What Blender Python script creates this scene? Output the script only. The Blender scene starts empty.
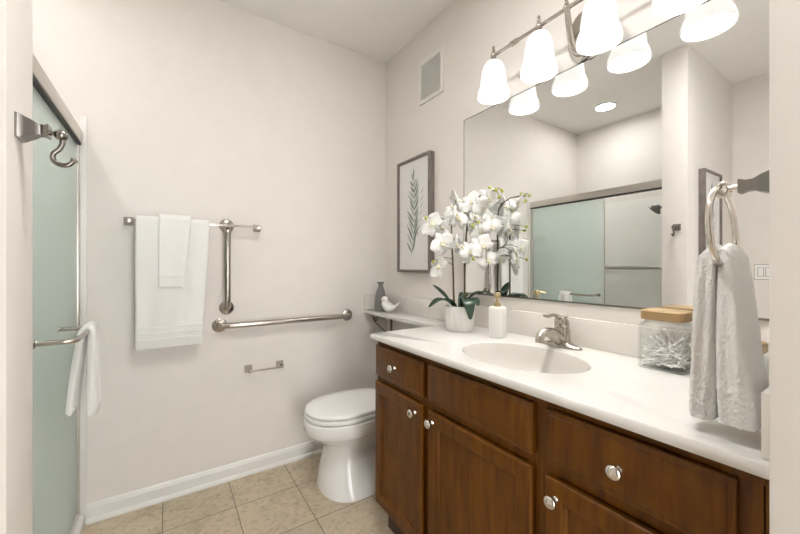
import bpy, bmesh, math, random
from mathutils import Vector, Matrix, Quaternion
random.seed(7)
PI = math.pi
SC = bpy.context.scene
COL = SC.collection

# ------------------------------------------------------------------ camera, world, lights, exposure
W, D, ZC = 1.357, 2.243, 2.739          # vanity wall x, back wall y, ceiling z
XL, YF = -1.217, -1.15                  # far left wall x, wall behind the camera y
cam = bpy.data.cameras.new('camera'); cam_o = bpy.data.objects.new('camera', cam); COL.objects.link(cam_o)
cam.sensor_width = 36.0; cam.lens = 352 / 800 * 36; cam.shift_y = -1 / 800; cam.clip_start = 0.01
cam_o.location = (0, 0, 1.232); cam_o.rotation_euler = (PI / 2, 0, -math.radians(33.48))
SC.camera = cam_o
world = bpy.data.worlds.new('world'); SC.world = world; world.use_nodes = True
world.node_tree.nodes['Background'].inputs[0].default_value = (1, .985, .97, 1)
world.node_tree.nodes['Background'].inputs[1].default_value = 3.2
vs = SC.view_settings
vs.view_transform = 'Standard'; vs.look = 'None'; vs.gamma = 1; vs.use_curve_mapping = False
vs.exposure = 1.33
LAMP = dict(bulb=72.0, shade=.85, recessed=46.0, added_fill_downlight=106.0, dome=.3)    # emission strengths; downlight over the vanity floor and dome are added fill


pl = bpy.data.lights.new('fill_opening_portal', 'AREA'); pl.shape = 'RECTANGLE'; pl.size = .69; pl.size_y = 2.15; pl.cycles.is_portal = True  # portal for an unseen opening added to let fill light in
plo = bpy.data.objects.new('fill_opening_portal', pl); plo.location = (.395, YF - .05, 1.075); plo.rotation_euler = (PI / 2, 0, PI); COL.objects.link(plo)
SC.cycles.transparent_max_bounces = 24

# ------------------------------------------------------------------ materials
MATS = {}


def nodes_of(name):
    m = bpy.data.materials.new(name); m.use_nodes = True
    nt = m.node_tree; b = nt.nodes['Principled BSDF']; MATS[name] = m
    return m, nt, b


def noise(nt, scale, detail=4, rough=.55, vec_scale=None, coord='Object'):
    tc = nt.nodes.new('ShaderNodeTexCoord')
    n = nt.nodes.new('ShaderNodeTexNoise'); n.inputs['Scale'].default_value = scale
    n.inputs['Detail'].default_value = detail; n.inputs['Roughness'].default_value = rough
    if vec_scale:
        mp = nt.nodes.new('ShaderNodeMapping'); mp.inputs['Scale'].default_value = vec_scale
        nt.links.new(tc.outputs[coord], mp.inputs[0]); nt.links.new(mp.outputs[0], n.inputs['Vector'])
    else:
        nt.links.new(tc.outputs[coord], n.inputs['Vector'])
    return n


def ramp(nt, src, stops):
    r = nt.nodes.new('ShaderNodeValToRGB')
    e = r.color_ramp.elements
    while len(e) < len(stops): e.new(.5)
    for k, (p, c) in zip(e, stops): k.position = p; k.color = (*c, 1)
    nt.links.new(src, r.inputs[0]); return r


def bump(nt, b, src, strength, dist):
    n = nt.nodes.new('ShaderNodeBump'); n.inputs['Strength'].default_value = strength
    n.inputs['Distance'].default_value = dist
    nt.links.new(src, n.inputs['Height']); nt.links.new(n.outputs[0], b.inputs['Normal'])


def plain(name, col, rough=.5, metal=0.0, var=.0, bmp=0, bscale=200, spec=.5, coat=0.0):
    m, nt, b = nodes_of(name)
    b.inputs['Roughness'].default_value = rough; b.inputs['Metallic'].default_value = metal
    b.inputs['Specular IOR Level'].default_value = spec; b.inputs['Coat Weight'].default_value = coat
    n = noise(nt, 6 if not bmp else bscale * .05, 3)
    lo = tuple(c * (1 - var) for c in col); hi = tuple(min(1, c * (1 + var)) for c in col)
    r = ramp(nt, n.outputs['Fac'], [(.3, lo), (.7, hi)])
    nt.links.new(r.outputs[0], b.inputs['Base Color'])
    if bmp:
        n2 = noise(nt, bscale, 3); bump(nt, b, n2.outputs['Fac'], bmp, .002)
    return m


M = {}
M['wall'] = plain('wall_paint', (.79, .75, .71), .62, var=.015, bmp=.12, bscale=170, spec=.3)
M['light_damping'] = plain('light_damping_wall', (.20, .18, .16), .6, var=.02)  # dark colour for the unseen wall, chosen to cut bounced light
M['head_metal'] = plain('dark_nickel_head', (.13, .125, .12), .35, 1.0)
M['ceiling'] = plain('ceiling_paint', (.84, .82, .79), .8, var=.01, bmp=.1, bscale=120, spec=.2)
M['trim'] = plain('trim_white', (.80, .79, .76), .35, var=.01)
M['surround'] = plain('shower_surround', (.90, .885, .85), .25, var=.015)
M['counter'] = plain('cultured_marble', (.74, .72, .69), .14, var=.03, coat=.2)
M['basin'] = plain('basin_marble', (.68, .65, .61), .14, var=.02, coat=.3)
M['splash'] = plain('splash_marble', (.76, .725, .68), .2, var=.03, coat=.2)
M['porcelain'] = plain('porcelain', (.86, .855, .84), .16, coat=.15)
M['seat_plastic'] = plain('seat_plastic', (.84, .835, .81), .18)
M['nickel'] = plain('brushed_nickel', (.47, .435, .395), .22, 1.0, var=.03)
M['dark_nickel'] = plain('satin_nickel_darker', (.27, .255, .235), .26, 1.0, var=.03)
M['pale_nickel'] = plain('polished_nickel', (.66, .63, .585), .16, 1.0)
M['rail_metal'] = plain('anodised_rail', (.60, .57, .53), .34, 1.0, var=.03)
M['gold'] = plain('brushed_gold', (.60, .50, .30), .3, 1.0)
M['gap'] = plain('dark_seal', (.03, .028, .025), .6)
M['bronze'] = plain('bronze_iron', (.13, .085, .05), .5, .6)
M['ceramic_white'] = plain('white_ceramic', (.82, .80, .77), .4, var=.02)
M['ceramic_grey'] = plain('grey_ceramic', (.20, .195, .19), .45, var=.12)
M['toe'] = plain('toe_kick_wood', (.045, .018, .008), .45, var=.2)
M['switch'] = plain('switch_plastic', (.88, .87, .85), .35)
M['vent'] = plain('vent_white', (.80, .78, .74), .45)
M['vent_slat'] = plain('vent_slat', (.80, .79, .75), .5)
M['mat_board'] = plain('mat_board', (.78, .765, .74), .7, var=.02)
M['leaf_ink'] = plain('leaf_ink', (.22, .27, .245), .7, var=.35)
M['leaf_ink_pale'] = plain('leaf_ink_pale', (.42, .45, .42), .7, var=.2)
M['leaf'] = plain('orchid_leaf', (.028, .062, .036), .35, var=.35)
M['stem'] = plain('orchid_stem', (.11, .085, .035), .5, var=.4)
M['bud'] = plain('orchid_bud', (.40, .42, .10), .5, var=.25)
M['lip'] = plain('orchid_lip', (.80, .76, .58), .5, var=.1)
M['moss'] = plain('planting_moss', (.10, .09, .05), .9, var=.5, bmp=.8, bscale=150)
M['cotton'] = plain('cotton', (.88, .87, .85), .9, var=.02)
M['lid'] = plain('bamboo_lid', (.33, .215, .095), .45, var=.10)
M['tag'] = plain('care_tag_cloth', (.80, .78, .72), .8)


def fabric(name, col, scale):
    m, nt, b = nodes_of(name); b.inputs['Roughness'].default_value = .95
    b.inputs['Specular IOR Level'].default_value = .1
    b.inputs['Base Color'].default_value = (*col, 1)
    n = noise(nt, scale, 3, .7); bump(nt, b, n.outputs['Fac'], .9, .004)
    return m


M['terry'] = fabric('white_terry', (.94, .93, .905), 420)
M['terry_flat'] = fabric('white_towel_weave', (.91, .905, .885), 160)
M['cloth'] = fabric('white_washcloth', (.91, .905, .885), 260)


def petal_mat():
    m, nt, b = nodes_of('orchid_petal')
    b.inputs['Base Color'].default_value = (.93, .925, .91, 1); b.inputs['Roughness'].default_value = .7
    t = nt.nodes.new('ShaderNodeBsdfTranslucent'); t.inputs[0].default_value = (.85, .85, .8, 1)
    mx = nt.nodes.new('ShaderNodeMixShader'); mx.inputs[0].default_value = .15
    nt.links.new(b.outputs[0], mx.inputs[1]); nt.links.new(t.outputs[0], mx.inputs[2])
    nt.links.new(mx.outputs[0], nt.nodes['Material Output'].inputs[0]); return m


M['petal'] = petal_mat()


def wood_mat():
    m, nt, b = nodes_of('stained_maple')
    n = noise(nt, 5.0, 6, .6, (9, 9, 1.1)); n.inputs['Distortion'].default_value = .6
    n2 = noise(nt, 3.0, 3, .5)
    r = ramp(nt, n.outputs['Fac'], [(.25, (.068, .0215, .001)), (.5, (.125, .043, .002)), (.78, (.190, .071, .0042))])
    r2 = ramp(nt, n2.outputs['Fac'], [(.3, (.72, .70, .68)), (.7, (1.12, 1.1, 1.08))])
    mx = nt.nodes.new('ShaderNodeMix'); mx.data_type = 'RGBA'; mx.blend_type = 'MULTIPLY'; mx.inputs[0].default_value = 1
    nt.links.new(r.outputs[0], mx.inputs[6]); nt.links.new(r2.outputs[0], mx.inputs[7])
    nt.links.new(mx.outputs[2], b.inputs['Base Color'])
    b.inputs['Roughness'].default_value = .4; b.inputs['Specular IOR Level'].default_value = .25; b.inputs['Coat Weight'].default_value = .03
    b.inputs['Coat Roughness'].default_value = .2
    return m


M['wood'] = wood_mat()


def frame_mat():
    m, nt, b = nodes_of('weathered_frame')
    n = noise(nt, 12, 5, .6, (8, 8, 1.2))
    r = ramp(nt, n.outputs['Fac'], [(.3, (.12, .10, .09)), (.7, (.24, .205, .185))])
    nt.links.new(r.outputs[0], b.inputs['Base Color']); b.inputs['Roughness'].default_value = .5
    return m


M['frame'] = frame_mat()


def tile_mat():
    m, nt, b = nodes_of('travertine_tile')
    tc = nt.nodes.new('ShaderNodeTexCoord'); mp = nt.nodes.new('ShaderNodeMapping')
    mp.inputs['Location'].default_value = (-.605 + .312 * 4, -1.965 + .312 * 12, 0)
    nt.links.new(tc.outputs['Object'], mp.inputs[0])
    br = nt.nodes.new('ShaderNodeTexBrick'); br.offset = 0; br.squash = 1
    br.inputs['Scale'].default_value = 1; br.inputs['Brick Width'].default_value = .312
    br.inputs['Row Height'].default_value = .312; br.inputs['Mortar Size'].default_value = .0026
    br.inputs['Mortar Smooth'].default_value = .3; br.inputs['Bias'].default_value = 0
    br.inputs['Color1'].default_value = (.93, .93, .93, 1); br.inputs['Color2'].default_value = (1.08, 1.07, 1.05, 1)
    br.inputs['Mortar'].default_value = (1, 1, 1, 1)
    nt.links.new(mp.outputs[0], br.inputs['Vector'])
    n = noise(nt, 9, 8, .68); n.inputs['Distortion'].default_value = .7
    r = ramp(nt, n.outputs['Fac'], [(.28, (.36, .29, .20)), (.45, (.53, .445, .325)), (.62, (.60, .51, .385)), (.8, (.66, .575, .455))])
    n3 = noise(nt, 38, 6, .75); r3 = ramp(nt, n3.outputs['Fac'], [(.34, (.55, .51, .46)), (.48, (1, 1, 1))])
    mul = nt.nodes.new('ShaderNodeMix'); mul.data_type = 'RGBA'; mul.blend_type = 'MULTIPLY'; mul.inputs[0].default_value = 1
    nt.links.new(r.outputs[0], mul.inputs[6]); nt.links.new(br.outputs['Color'], mul.inputs[7])
    mul2 = nt.nodes.new('ShaderNodeMix'); mul2.data_type = 'RGBA'; mul2.blend_type = 'MULTIPLY'; mul2.inputs[0].default_value = .8
    nt.links.new(mul.outputs[2], mul2.inputs[6]); nt.links.new(r3.outputs[0], mul2.inputs[7])
    gm = nt.nodes.new('ShaderNodeMix'); gm.data_type = 'RGBA'
    gm.inputs[7].default_value = (.20, .165, .125, 1)
    nt.links.new(br.outputs['Fac'], gm.inputs[0]); nt.links.new(mul2.outputs[2], gm.inputs[6])
    nt.links.new(gm.outputs[2], b.inputs['Base Color'])
    b.inputs['Roughness'].default_value = .42
    inv = nt.nodes.new('ShaderNodeMath'); inv.operation = 'SUBTRACT'; inv.inputs[0].default_value = 1
    nt.links.new(br.outputs['Fac'], inv.inputs[1]); bump(nt, b, inv.outputs[0], .5, .002)
    return m


M['tile'] = tile_mat()


def mirror_mat():
    m, nt, b = nodes_of('mirror_silver')
    b.inputs['Base Color'].default_value = (.86, .87, .86, 1); b.inputs['Metallic'].default_value = 1
    b.inputs['Roughness'].default_value = 0.0
    return m


M['mirror'] = mirror_mat()


def obscure_glass():
    m, nt, b = nodes_of('obscure_glass')
    tr = nt.nodes.new('ShaderNodeBsdfTranslucent'); tr.inputs[0].default_value = (.93, .98, .965, 1)
    tp = nt.nodes.new('ShaderNodeBsdfTransparent'); tp.inputs[0].default_value = (.962, .992, .985, 1)
    df = nt.nodes.new('ShaderNodeBsdfDiffuse'); df.inputs[0].default_value = (.86, .94, .915, 1)
    gl = nt.nodes.new('ShaderNodeBsdfGlossy'); gl.inputs['Roughness'].default_value = .22
    n = noise(nt, 130, 3, .6)
    bp = nt.nodes.new('ShaderNodeBump'); bp.inputs['Strength'].default_value = .25; bp.inputs['Distance'].default_value = .002
    nt.links.new(n.outputs['Fac'], bp.inputs['Height']); nt.links.new(bp.outputs[0], gl.inputs['Normal'])
    a = nt.nodes.new('ShaderNodeMixShader'); a.inputs[0].default_value = .42
    nt.links.new(tr.outputs[0], a.inputs[1]); nt.links.new(df.outputs[0], a.inputs[2])
    c = nt.nodes.new('ShaderNodeMixShader'); c.inputs[0].default_value = .62
    nt.links.new(a.outputs[0], c.inputs[1]); nt.links.new(tp.outputs[0], c.inputs[2])
    lw = nt.nodes.new('ShaderNodeLayerWeight'); lw.inputs[0].default_value = .5
    pw = nt.nodes.new('ShaderNodeMath'); pw.operation = 'POWER'; pw.inputs[1].default_value = 4; nt.links.new(lw.outputs['Facing'], pw.inputs[0])
    fr = nt.nodes.new('ShaderNodeMath'); fr.operation = 'MULTIPLY_ADD'; fr.inputs[1].default_value = .35; fr.inputs[2].default_value = .035; nt.links.new(pw.outputs[0], fr.inputs[0])
    e = nt.nodes.new('ShaderNodeMixShader')
    nt.links.new(fr.outputs[0], e.inputs[0]); nt.links.new(c.outputs[0], e.inputs[1]); nt.links.new(gl.outputs[0], e.inputs[2])
    nt.links.new(e.outputs[0], nt.nodes['Material Output'].inputs[0]); return m


M['obscure'] = obscure_glass()


def clear_glass():
    m, nt, b = nodes_of('clear_jar_glass')
    tp = nt.nodes.new('ShaderNodeBsdfTransparent'); tp.inputs[0].default_value = (.985, .992, .988, 1)
    gl = nt.nodes.new('ShaderNodeBsdfGlossy'); gl.inputs['Roughness'].default_value = .02
    lw = nt.nodes.new('ShaderNodeLayerWeight'); lw.inputs[0].default_value = .5
    pw = nt.nodes.new('ShaderNodeMath'); pw.operation = 'POWER'; pw.inputs[1].default_value = 4; nt.links.new(lw.outputs['Facing'], pw.inputs[0])
    fr = nt.nodes.new('ShaderNodeMath'); fr.operation = 'MULTIPLY_ADD'; fr.inputs[1].default_value = .22; fr.inputs[2].default_value = .035; nt.links.new(pw.outputs[0], fr.inputs[0])
    p6 = nt.nodes.new('ShaderNodeMath'); p6.operation = 'POWER'; p6.inputs[1].default_value = 5; nt.links.new(lw.outputs['Facing'], p6.inputs[0])
    tint = nt.nodes.new('ShaderNodeMix'); tint.data_type = 'RGBA'; tint.inputs[6].default_value = (.996, .998, .997, 1); tint.inputs[7].default_value = (.50, .57, .54, 1)
    nt.links.new(p6.outputs[0], tint.inputs[0]); nt.links.new(tint.outputs[2], tp.inputs[0])
    e = nt.nodes.new('ShaderNodeMixShader')
    nt.links.new(fr.outputs[0], e.inputs[0]); nt.links.new(tp.outputs[0], e.inputs[1]); nt.links.new(gl.outputs[0], e.inputs[2])
    nt.links.new(e.outputs[0], nt.nodes['Material Output'].inputs[0]); return m


M['glass'] = clear_glass()


def emissive(name, col, strength):
    m, nt, b = nodes_of(name)
    b.inputs['Base Color'].default_value = (.8, .8, .78, 1)
    b.inputs['Emission Color'].default_value = (*col, 1); b.inputs['Emission Strength'].default_value = strength
    return m


def shade_mat():
    m, nt, b = nodes_of('opal_glass')
    b.inputs['Base Color'].default_value = (.85, .84, .81, 1); b.inputs['Roughness'].default_value = .25
    b.inputs['Emission Color'].default_value = (1, .995, .975, 1); b.inputs['Emission Strength'].default_value = LAMP['shade'] * .5
    t = nt.nodes.new('ShaderNodeBsdfTranslucent'); t.inputs[0].default_value = (.034, .0335, .032, 1)
    ad = nt.nodes.new('ShaderNodeMixShader'); ad.inputs[0].default_value = .3
    nt.links.new(b.outputs[0], ad.inputs[1]); nt.links.new(t.outputs[0], ad.inputs[2])
    nt.links.new(ad.outputs[0], nt.nodes['Material Output'].inputs[0]); return m


M['shade'] = shade_mat()
M['bulb'] = emissive('lit_bulb', (1, .99, .965), LAMP['bulb'])
M['recessed'] = emissive('recessed_lens', (1, .99, .965), LAMP['recessed'])
M['added_fill_downlight'] = emissive('added_fill_downlight_lens', (1, .99, .965), LAMP['added_fill_downlight'])  # lens of the downlight added as fill
M['dome'] = emissive('added_fill_dome_glow', (1, .99, .965), LAMP['dome'])  # glow of the dome added behind the camera

# ------------------------------------------------------------------ mesh helpers


class MB:
    """collects shapes in world coordinates and links them as one mesh object"""

    def __init__(self): self.v = []; self.f = []

    def add(self, verts, faces):
        o = len(self.v); self.v += [Vector(p) for p in verts]; self.f += [[i + o for i in f] for f in faces]; return self

    def add_bm(self, bm, mat=None):
        if mat is not None: bm.transform(mat)
        bm.verts.index_update()
        self.add([v.co.copy() for v in bm.verts], [[v.index for v in f.verts] for f in bm.faces]); bm.free(); return self

    def box(self, x0, x1, y0, y1, z0, z1, bev=0, seg=2, mat=None):
        bm = bmesh.new(); bmesh.ops.create_cube(bm, size=1)
        for v in bm.verts:
            v.co = Vector(((x0 + x1) / 2 + v.co.x * (x1 - x0), (y0 + y1) / 2 + v.co.y * (y1 - y0), (z0 + z1) / 2 + v.co.z * (z1 - z0)))
        if bev: bmesh.ops.bevel(bm, geom=bm.edges[:], offset=bev, segments=seg, profile=.6, affect='EDGES')
        return self.add_bm(bm, mat)

    def loft(self, rings, cap0=True, cap1=True, closed=False):
        n = len(rings[0]); vs_ = [p for r in rings for p in r]; fs = []
        m = len(rings)
        for i in range(m if closed else m - 1):
            a, b = i * n, ((i + 1) % m) * n
            for j in range(n):
                k = (j + 1) % n; fs.append([a + j, a + k, b + k, b + j])
        if not closed:
            if cap0: fs.append(list(range(n))[::-1])
            if cap1: fs.append([(m - 1) * n + j for j in range(n)])
        return self.add(vs_, fs)

    def tube(self, pts, r, seg=12, closed=False, flat=1.0):
        pts = [Vector(p) for p in pts]; n = len(pts); rs = r if isinstance(r, (list, tuple)) else [r] * n
        tan = []
        for i in range(n):
            if closed: t = pts[(i + 1) % n] - pts[i - 1]
            else: t = pts[min(i + 1, n - 1)] - pts[max(i - 1, 0)]
            tan.append(t.normalized())
        up = Vector((0, 0, 1)) if abs(tan[0].z) < .9 else Vector((1, 0, 0))
        nrm = (up - tan[0] * up.dot(tan[0])).normalized(); rings = []
        for i in range(n):
            if i:
                q = tan[i - 1].rotation_difference(tan[i]); nrm = q @ nrm
                nrm = (nrm - tan[i] * nrm.dot(tan[i])).normalized()
            bi = tan[i].cross(nrm)
            rings.append([pts[i] + (nrm * math.cos(2 * PI * k / seg) * flat + bi * math.sin(2 * PI * k / seg)) * rs[i] for k in range(seg)])
        return self.loft(rings, closed=closed)

    def lathe(self, prof, c=(0, 0, 0), axis=(0, 0, 1), seg=32, flute=None, cap0=True, cap1=True):
        ax = Vector(axis).normalized(); q = Vector((0, 0, 1)).rotation_difference(ax); c = Vector(c); rings = []
        for r, z in prof:
            ring = []
            for k in range(seg):
                a = 2 * PI * k / seg; rr = r * (flute(a, z) if flute else 1)
                ring.append(c + q @ Vector((rr * math.cos(a), rr * math.sin(a), z)))
            rings.append(ring)
        return self.loft(rings, cap0, cap1)

    def sphere(self, c, r, scale=(1, 1, 1), seg=16, rings=10, rot=None):
        bm = bmesh.new(); bmesh.ops.create_uvsphere(bm, u_segments=seg, v_segments=rings, radius=r)
        m = Matrix.Translation(c) @ (rot.to_matrix().to_4x4() if rot else Matrix.Identity(4)) @ Matrix.Diagonal((*scale, 1))
        return self.add_bm(bm, m)

    def rev(self):
        self.f = [f[::-1] for f in self.f]; return self

    def build(self, name, mat, parent=None, angle=35, smooth=True, origin=None, subsurf=0):
        base = Vector((0, 0, 0))
        if parent is not None: base = Vector(parent['_base']) if '_base' in parent else Vector((0, 0, 0))
        elif origin is not None: base = Vector(origin)
        me = bpy.data.meshes.new(name)
        me.from_pydata([tuple(p - base) for p in self.v], [], self.f); me.validate()
        bm = bmesh.new(); bm.from_mesh(me); bmesh.ops.recalc_face_normals(bm, faces=bm.faces[:]); bm.to_mesh(me); bm.free()
        me.materials.append(mat)
        if smooth:
            me.shade_smooth(); me.set_sharp_from_angle(angle=math.radians(angle))
        o = bpy.data.objects.new(name, me); COL.objects.link(o)
        if parent is not None:
            o.parent = parent
            o['_base'] = tuple(base)
        else:
            o.location = base; o['_base'] = tuple(base)
        if subsurf:
            md = o.modifiers.new('sub', 'SUBSURF'); md.levels = subsurf; md.render_levels = subsurf
        return o


def tag(o, label, cat, group=None):
    o['label'] = label; o['category'] = cat
    if group: o['group'] = group
    return o


def thing(name, label, cat, loc, group=None):
    o = bpy.data.objects.new(name, None); COL.objects.link(o); o.location = loc; o['_base'] = tuple(loc)
    o.empty_display_size = .02
    return tag(o, label, cat, group)


def struct(name, mb, mat, angle=35, smooth=True):
    o = mb.build(name, mat, None, angle, smooth); o['kind'] = 'structure'; return o


def rrect(cx, cy, hx, hy, r, z, n=6):
    """rounded rectangle ring in the XY plane"""
    pts = []
    for sx, sy, a0 in ((1, 1, 0), (-1, 1, PI / 2), (-1, -1, PI), (1, -1, 3 * PI / 2)):
        for k in range(n + 1):
            a = a0 + PI / 2 * k / n
            pts.append(Vector((cx + sx * (hx - r) + r * math.cos(a), cy + sy * (hy - r) + r * math.sin(a), z)))
    return pts


def bez(p, n=12):
    """smooth curve through control points (Catmull-Rom)"""
    p = [Vector(q) for q in p]; out = []
    for i in range(len(p) - 1):
        a = p[i - 1] if i else p[0] * 2 - p[1]; b, c = p[i], p[i + 1]
        d = p[i + 2] if i + 2 < len(p) else p[-1] * 2 - p[-2]
        for k in range(n):
            t = k / n
            out.append(.5 * ((2 * b) + (c - a) * t + (2 * a - 5 * b + 4 * c - d) * t * t + (3 * b - a - 3 * c + d) * t ** 3))
    out.append(p[-1]); return out


# ------------------------------------------------------------------ room shell
T = .1
struct('floor', MB().box(XL - T, W + T, YF - T, D + T, -.08, 0), M['tile'], smooth=False)
struct('ceiling', MB().box(XL - T, W + T, YF - T, D + T, ZC, ZC + .08), M['ceiling'], smooth=False)
struct('wall_back', MB().box(XL - T, W + T, D, D + T, 0, ZC), M['wall'], smooth=False)
struct('wall_right', MB().box(W, W + T, YF, D, 0, ZC), M['wall'], smooth=False)
struct('wall_left', MB().box(XL - T, XL, YF, D, 0, ZC), M['wall'], smooth=False)
struct('wall_front', MB().box(XL - T, .05, YF - T, YF, 0, ZC).box(.74, W + T, YF - T, YF, 0, ZC).box(.05, .74, YF - T, YF, 2.15, ZC), M['light_damping'], smooth=False)  # unseen wall darkened to cut bounce; opening added for fill light
struct('wall_shower_end', MB().box(XL, -.24, .915, 1.065, 0, ZC, .004), M['wall'])
struct('wall_vanity_end', MB().box(.74, W, -.06, .133, 0, ZC, .004), M['wall'])
# white shower surround lining the three stall walls
struct('trim_1', MB().box(XL + .008, -.347, D - .008, D, .02, 1.9), M['surround'], smooth=False)
mb = MB().box(XL, XL + .008, 1.065, D, .02, 1.9)
for z in (.62, 1.02, 1.42, 1.82): mb.box(XL + .007, XL + .0095, 1.07, D - .01, z, z + .004)
struct('trim_2', mb, M['surround'], smooth=False)
struct('trim_3', MB().box(XL + .008, -.40, 1.065, 1.073, .02, 1.9), M['surround'], smooth=False)
struct('trim_4', MB().box(-.347, -.322, D - .011, D, .0, 1.945, .002), M['trim'])


def baseboard(name, p0, p1, nrm):
    """profiled board with a quarter-round shoe, from p0 to p1 along the wall, standing out along nrm"""
    prof = [(0, 0), (.026, 0), (.026, .010), (.022, .018), (.014, .022), (.014, .068), (.011, .074), (.010, .082), (.005, .088), (0, .088)]
    rings = [[Vector((q[0] + nrm[0] * a, q[1] + nrm[1] * a, z)) for a, z in prof] for q in (p0, p1)]
    struct(name, MB().loft(rings), M['trim'], 25)


baseboard('baseboard_back', (-.322, D), (W, D), (0, -1))
baseboard('baseboard_right', (W, D - .026), (W, 1.43), (-1, 0))
baseboard('baseboard_left', (XL, YF), (XL, .915), (1, 0))
baseboard('baseboard_shower_end', (XL + .026, .915), (-.24, .915), (0, -1))

# ------------------------------------------------------------------ vanity cabinet
van = thing('vanity_cabinet', 'brown stained wooden vanity cabinet with round nickel knobs beneath the white countertop', 'cabinet', (1.08, .78, 0))
XF = .815
mb = MB().box(XF + .019, W - .002, .136, .154, .14, .894).box(XF + .019, W - .002, 1.400, 1.418, .14, .894)
mb.box(W - .010, W - .002, .154, 1.400, .14, .894).box(XF + .019, W - .010, .154, 1.400, .14, .158)
mb.build('carcass', M['wood'], van)
# face frame: rails and stiles
mb = MB()
mb.box(XF, XF + .019, .136, 1.418, .872, .894, .001)
mb.box(XF, XF + .019, .136, 1.418, .14, .175, .001)
mb.box(XF, XF + .019, .136, 1.418, .706, .738, .001)
for y0, y1 in ((.136, .15), (.152, .200), (.525, .60), (1.005, 1.075), (1.395, 1.418)):
    mb.box(XF - .0005, XF + .019, y0, y1, .14, .894, .001)
mb.build('face_frame', M['wood'], van)
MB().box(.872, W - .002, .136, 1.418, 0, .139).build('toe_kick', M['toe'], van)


def knob(parent, y, z, x):
    prof = [(.009, 0), (.008, .003), (.0055, .006), (.0055, .013), (.009, .017), (.0155, .020), (.0165, .0225), (.0155, .026), (.010, .030), (.004, .0318), (0.0005, .032)]
    MB().lathe(prof, (x, y, z), (-1, 0, 0), 24).build('knob', M['pale_nickel'], parent, 50)


def drawer_front(y0, y1, z0, z1, name='drawer', kn=None):
    x0 = XF - .0205
    rings = []
    for x, ins in ((XF - .001, 0), (x0 + .006, 0), (x0 + .0045, .003), (x0 + .0035, .010), (x0 + .0012, .0125), (x0, .0165)):
        rings.append([Vector((x, y0 + ins, z0 + ins)), Vector((x, y1 - ins, z0 + ins)), Vector((x, y1 - ins, z1 - ins)), Vector((x, y0 + ins, z1 - ins))])
    d = MB().loft(rings).build(name, M['wood'], van, 20)
    if kn: knob(d, kn[0], kn[1], x0 - .0003)
    return d


def door(y0, y1, z0, z1, kn):
    x0 = XF - .0205; st = .057
    rings = []
    for x, ins in ((XF - .001, 0), (x0 + .005, 0), (x0 + .002, .002), (x0, .006), (x0, st - .012), (x0 + .002, st - .010), (x0 + .003, st - .004), (x0 + .010, st), (x0 + .0105, st + .004)):
        rings.append([Vector((x, y0 + ins, z0 + ins)), Vector((x, y1 - ins, z0 + ins)), Vector((x, y1 - ins, z1 - ins)), Vector((x, y0 + ins, z1 - ins))])
    d = MB().loft(rings).build('door', M['wood'], van, 20)
    knob(d, kn[0], kn[1], x0 - .0003)


drawer_front(1.052, 1.411, .737, .871, 'drawer', (1.243, .804))
drawer_front(.579, 1.022, .737, .871, 'false_front')
drawer_front(.182, .540, .737, .871, 'drawer', (.366, .802))
door(1.056, 1.411, .155, .708, (1.098, .669))
door(.581, 1.018, .155, .704, (.991, .669))
door(.182, .541, .155, .704, (.511, .659))

# ------------------------------------------------------------------ countertop with integral basin
top = thing('vanity_countertop', 'white cultured marble countertop with an oval built-in basin and side shelf', 'countertop', (1.07, .79, .896))
CX, CY, CA, CB = 1.035, .798, .17, .228
X0, X1, Y0, Y1, ZT, ZB = .783, W - .022, .134, 1.436, .92, .896
angs = [2 * PI * k / 96 for k in range(96)]
for cx_, cy_ in ((X0, Y0), (X1, Y0), (X1, Y1), (X0, Y1)): angs.append(math.atan2(cy_ - CY, cx_ - CX) % (2 * PI))
angs = sorted(set(angs))


def rect_hit(a, x0, x1, y0, y1):
    dx, dy = math.cos(a), math.sin(a); t = 1e9
    if dx > 1e-9: t = min(t, (x1 - CX) / dx)
    if dx < -1e-9: t = min(t, (x0 - CX) / dx)
    if dy > 1e-9: t = min(t, (y1 - CY) / dy)
    if dy < -1e-9: t = min(t, (y0 - CY) / dy)
    return CX + dx * t, CY + dy * t


def ell(a, s):
    # ellipse point in true direction a
    k = 1 / math.sqrt((math.cos(a) / CA) ** 2 + (math.sin(a) / CB) ** 2)
    return CX + math.cos(a) * k * s, CY + math.sin(a) * k * s


def rring(ins, z): return [Vector((*rect_hit(a, X0 + ins, X1 - ins * .01, Y0 + ins * .01, Y1 - ins), z)) for a in angs]
def ering(s, z): return [Vector((*ell(a, s), z)) for a in angs]


MB().loft([ering(1.0, ZB), rring(.004, ZB), rring(.001, ZB + .003), rring(0, ZB + .012), rring(.001, ZT - .003), rring(.004, ZT), ering(1.04, ZT), ering(1.015, ZT - .001), ering(1.0, ZT - .004)], False, False).build('counter_slab', M['counter'], top, 40)
prof = [(1.0, -.004), (.985, -.012), (.96, -.03), (.92, -.06), (.85, -.09), (.72, -.115), (.5, -.13), (.25, -.136), (.08, -.139)]
MB().loft([ering(s, ZT + z) for s, z in prof] + [], False, True).build('basin', M['basin'], top, 60)
MB().lathe([(.0, -.0005), (.021, -.0005), (.023, .001), (.021, .004), (.012, .005), (.011, .003), (.0, .003)], (CX, CY, ZT - .139), seg=24).build('drain', M['nickel'], top)
MB().box(W - .021, W - .001, .134, D - .002, .90, 1.028, .003).build('backsplash', M['splash'], top)
MB().box(.80, W - .022, .134, .153, .921, 1.028, .003).build('side_splash', M['splash'], top)
MB().box(1.170, W - .022, 1.4365, D - .002, ZB + .002, ZT, .003, 2).build('shelf', M['counter'], top)
MB().box(1.172, W - .022, D - .021, D - .001, .921, 1.028, .003).build('shelf_end_splash', M['splash'], top)

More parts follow.
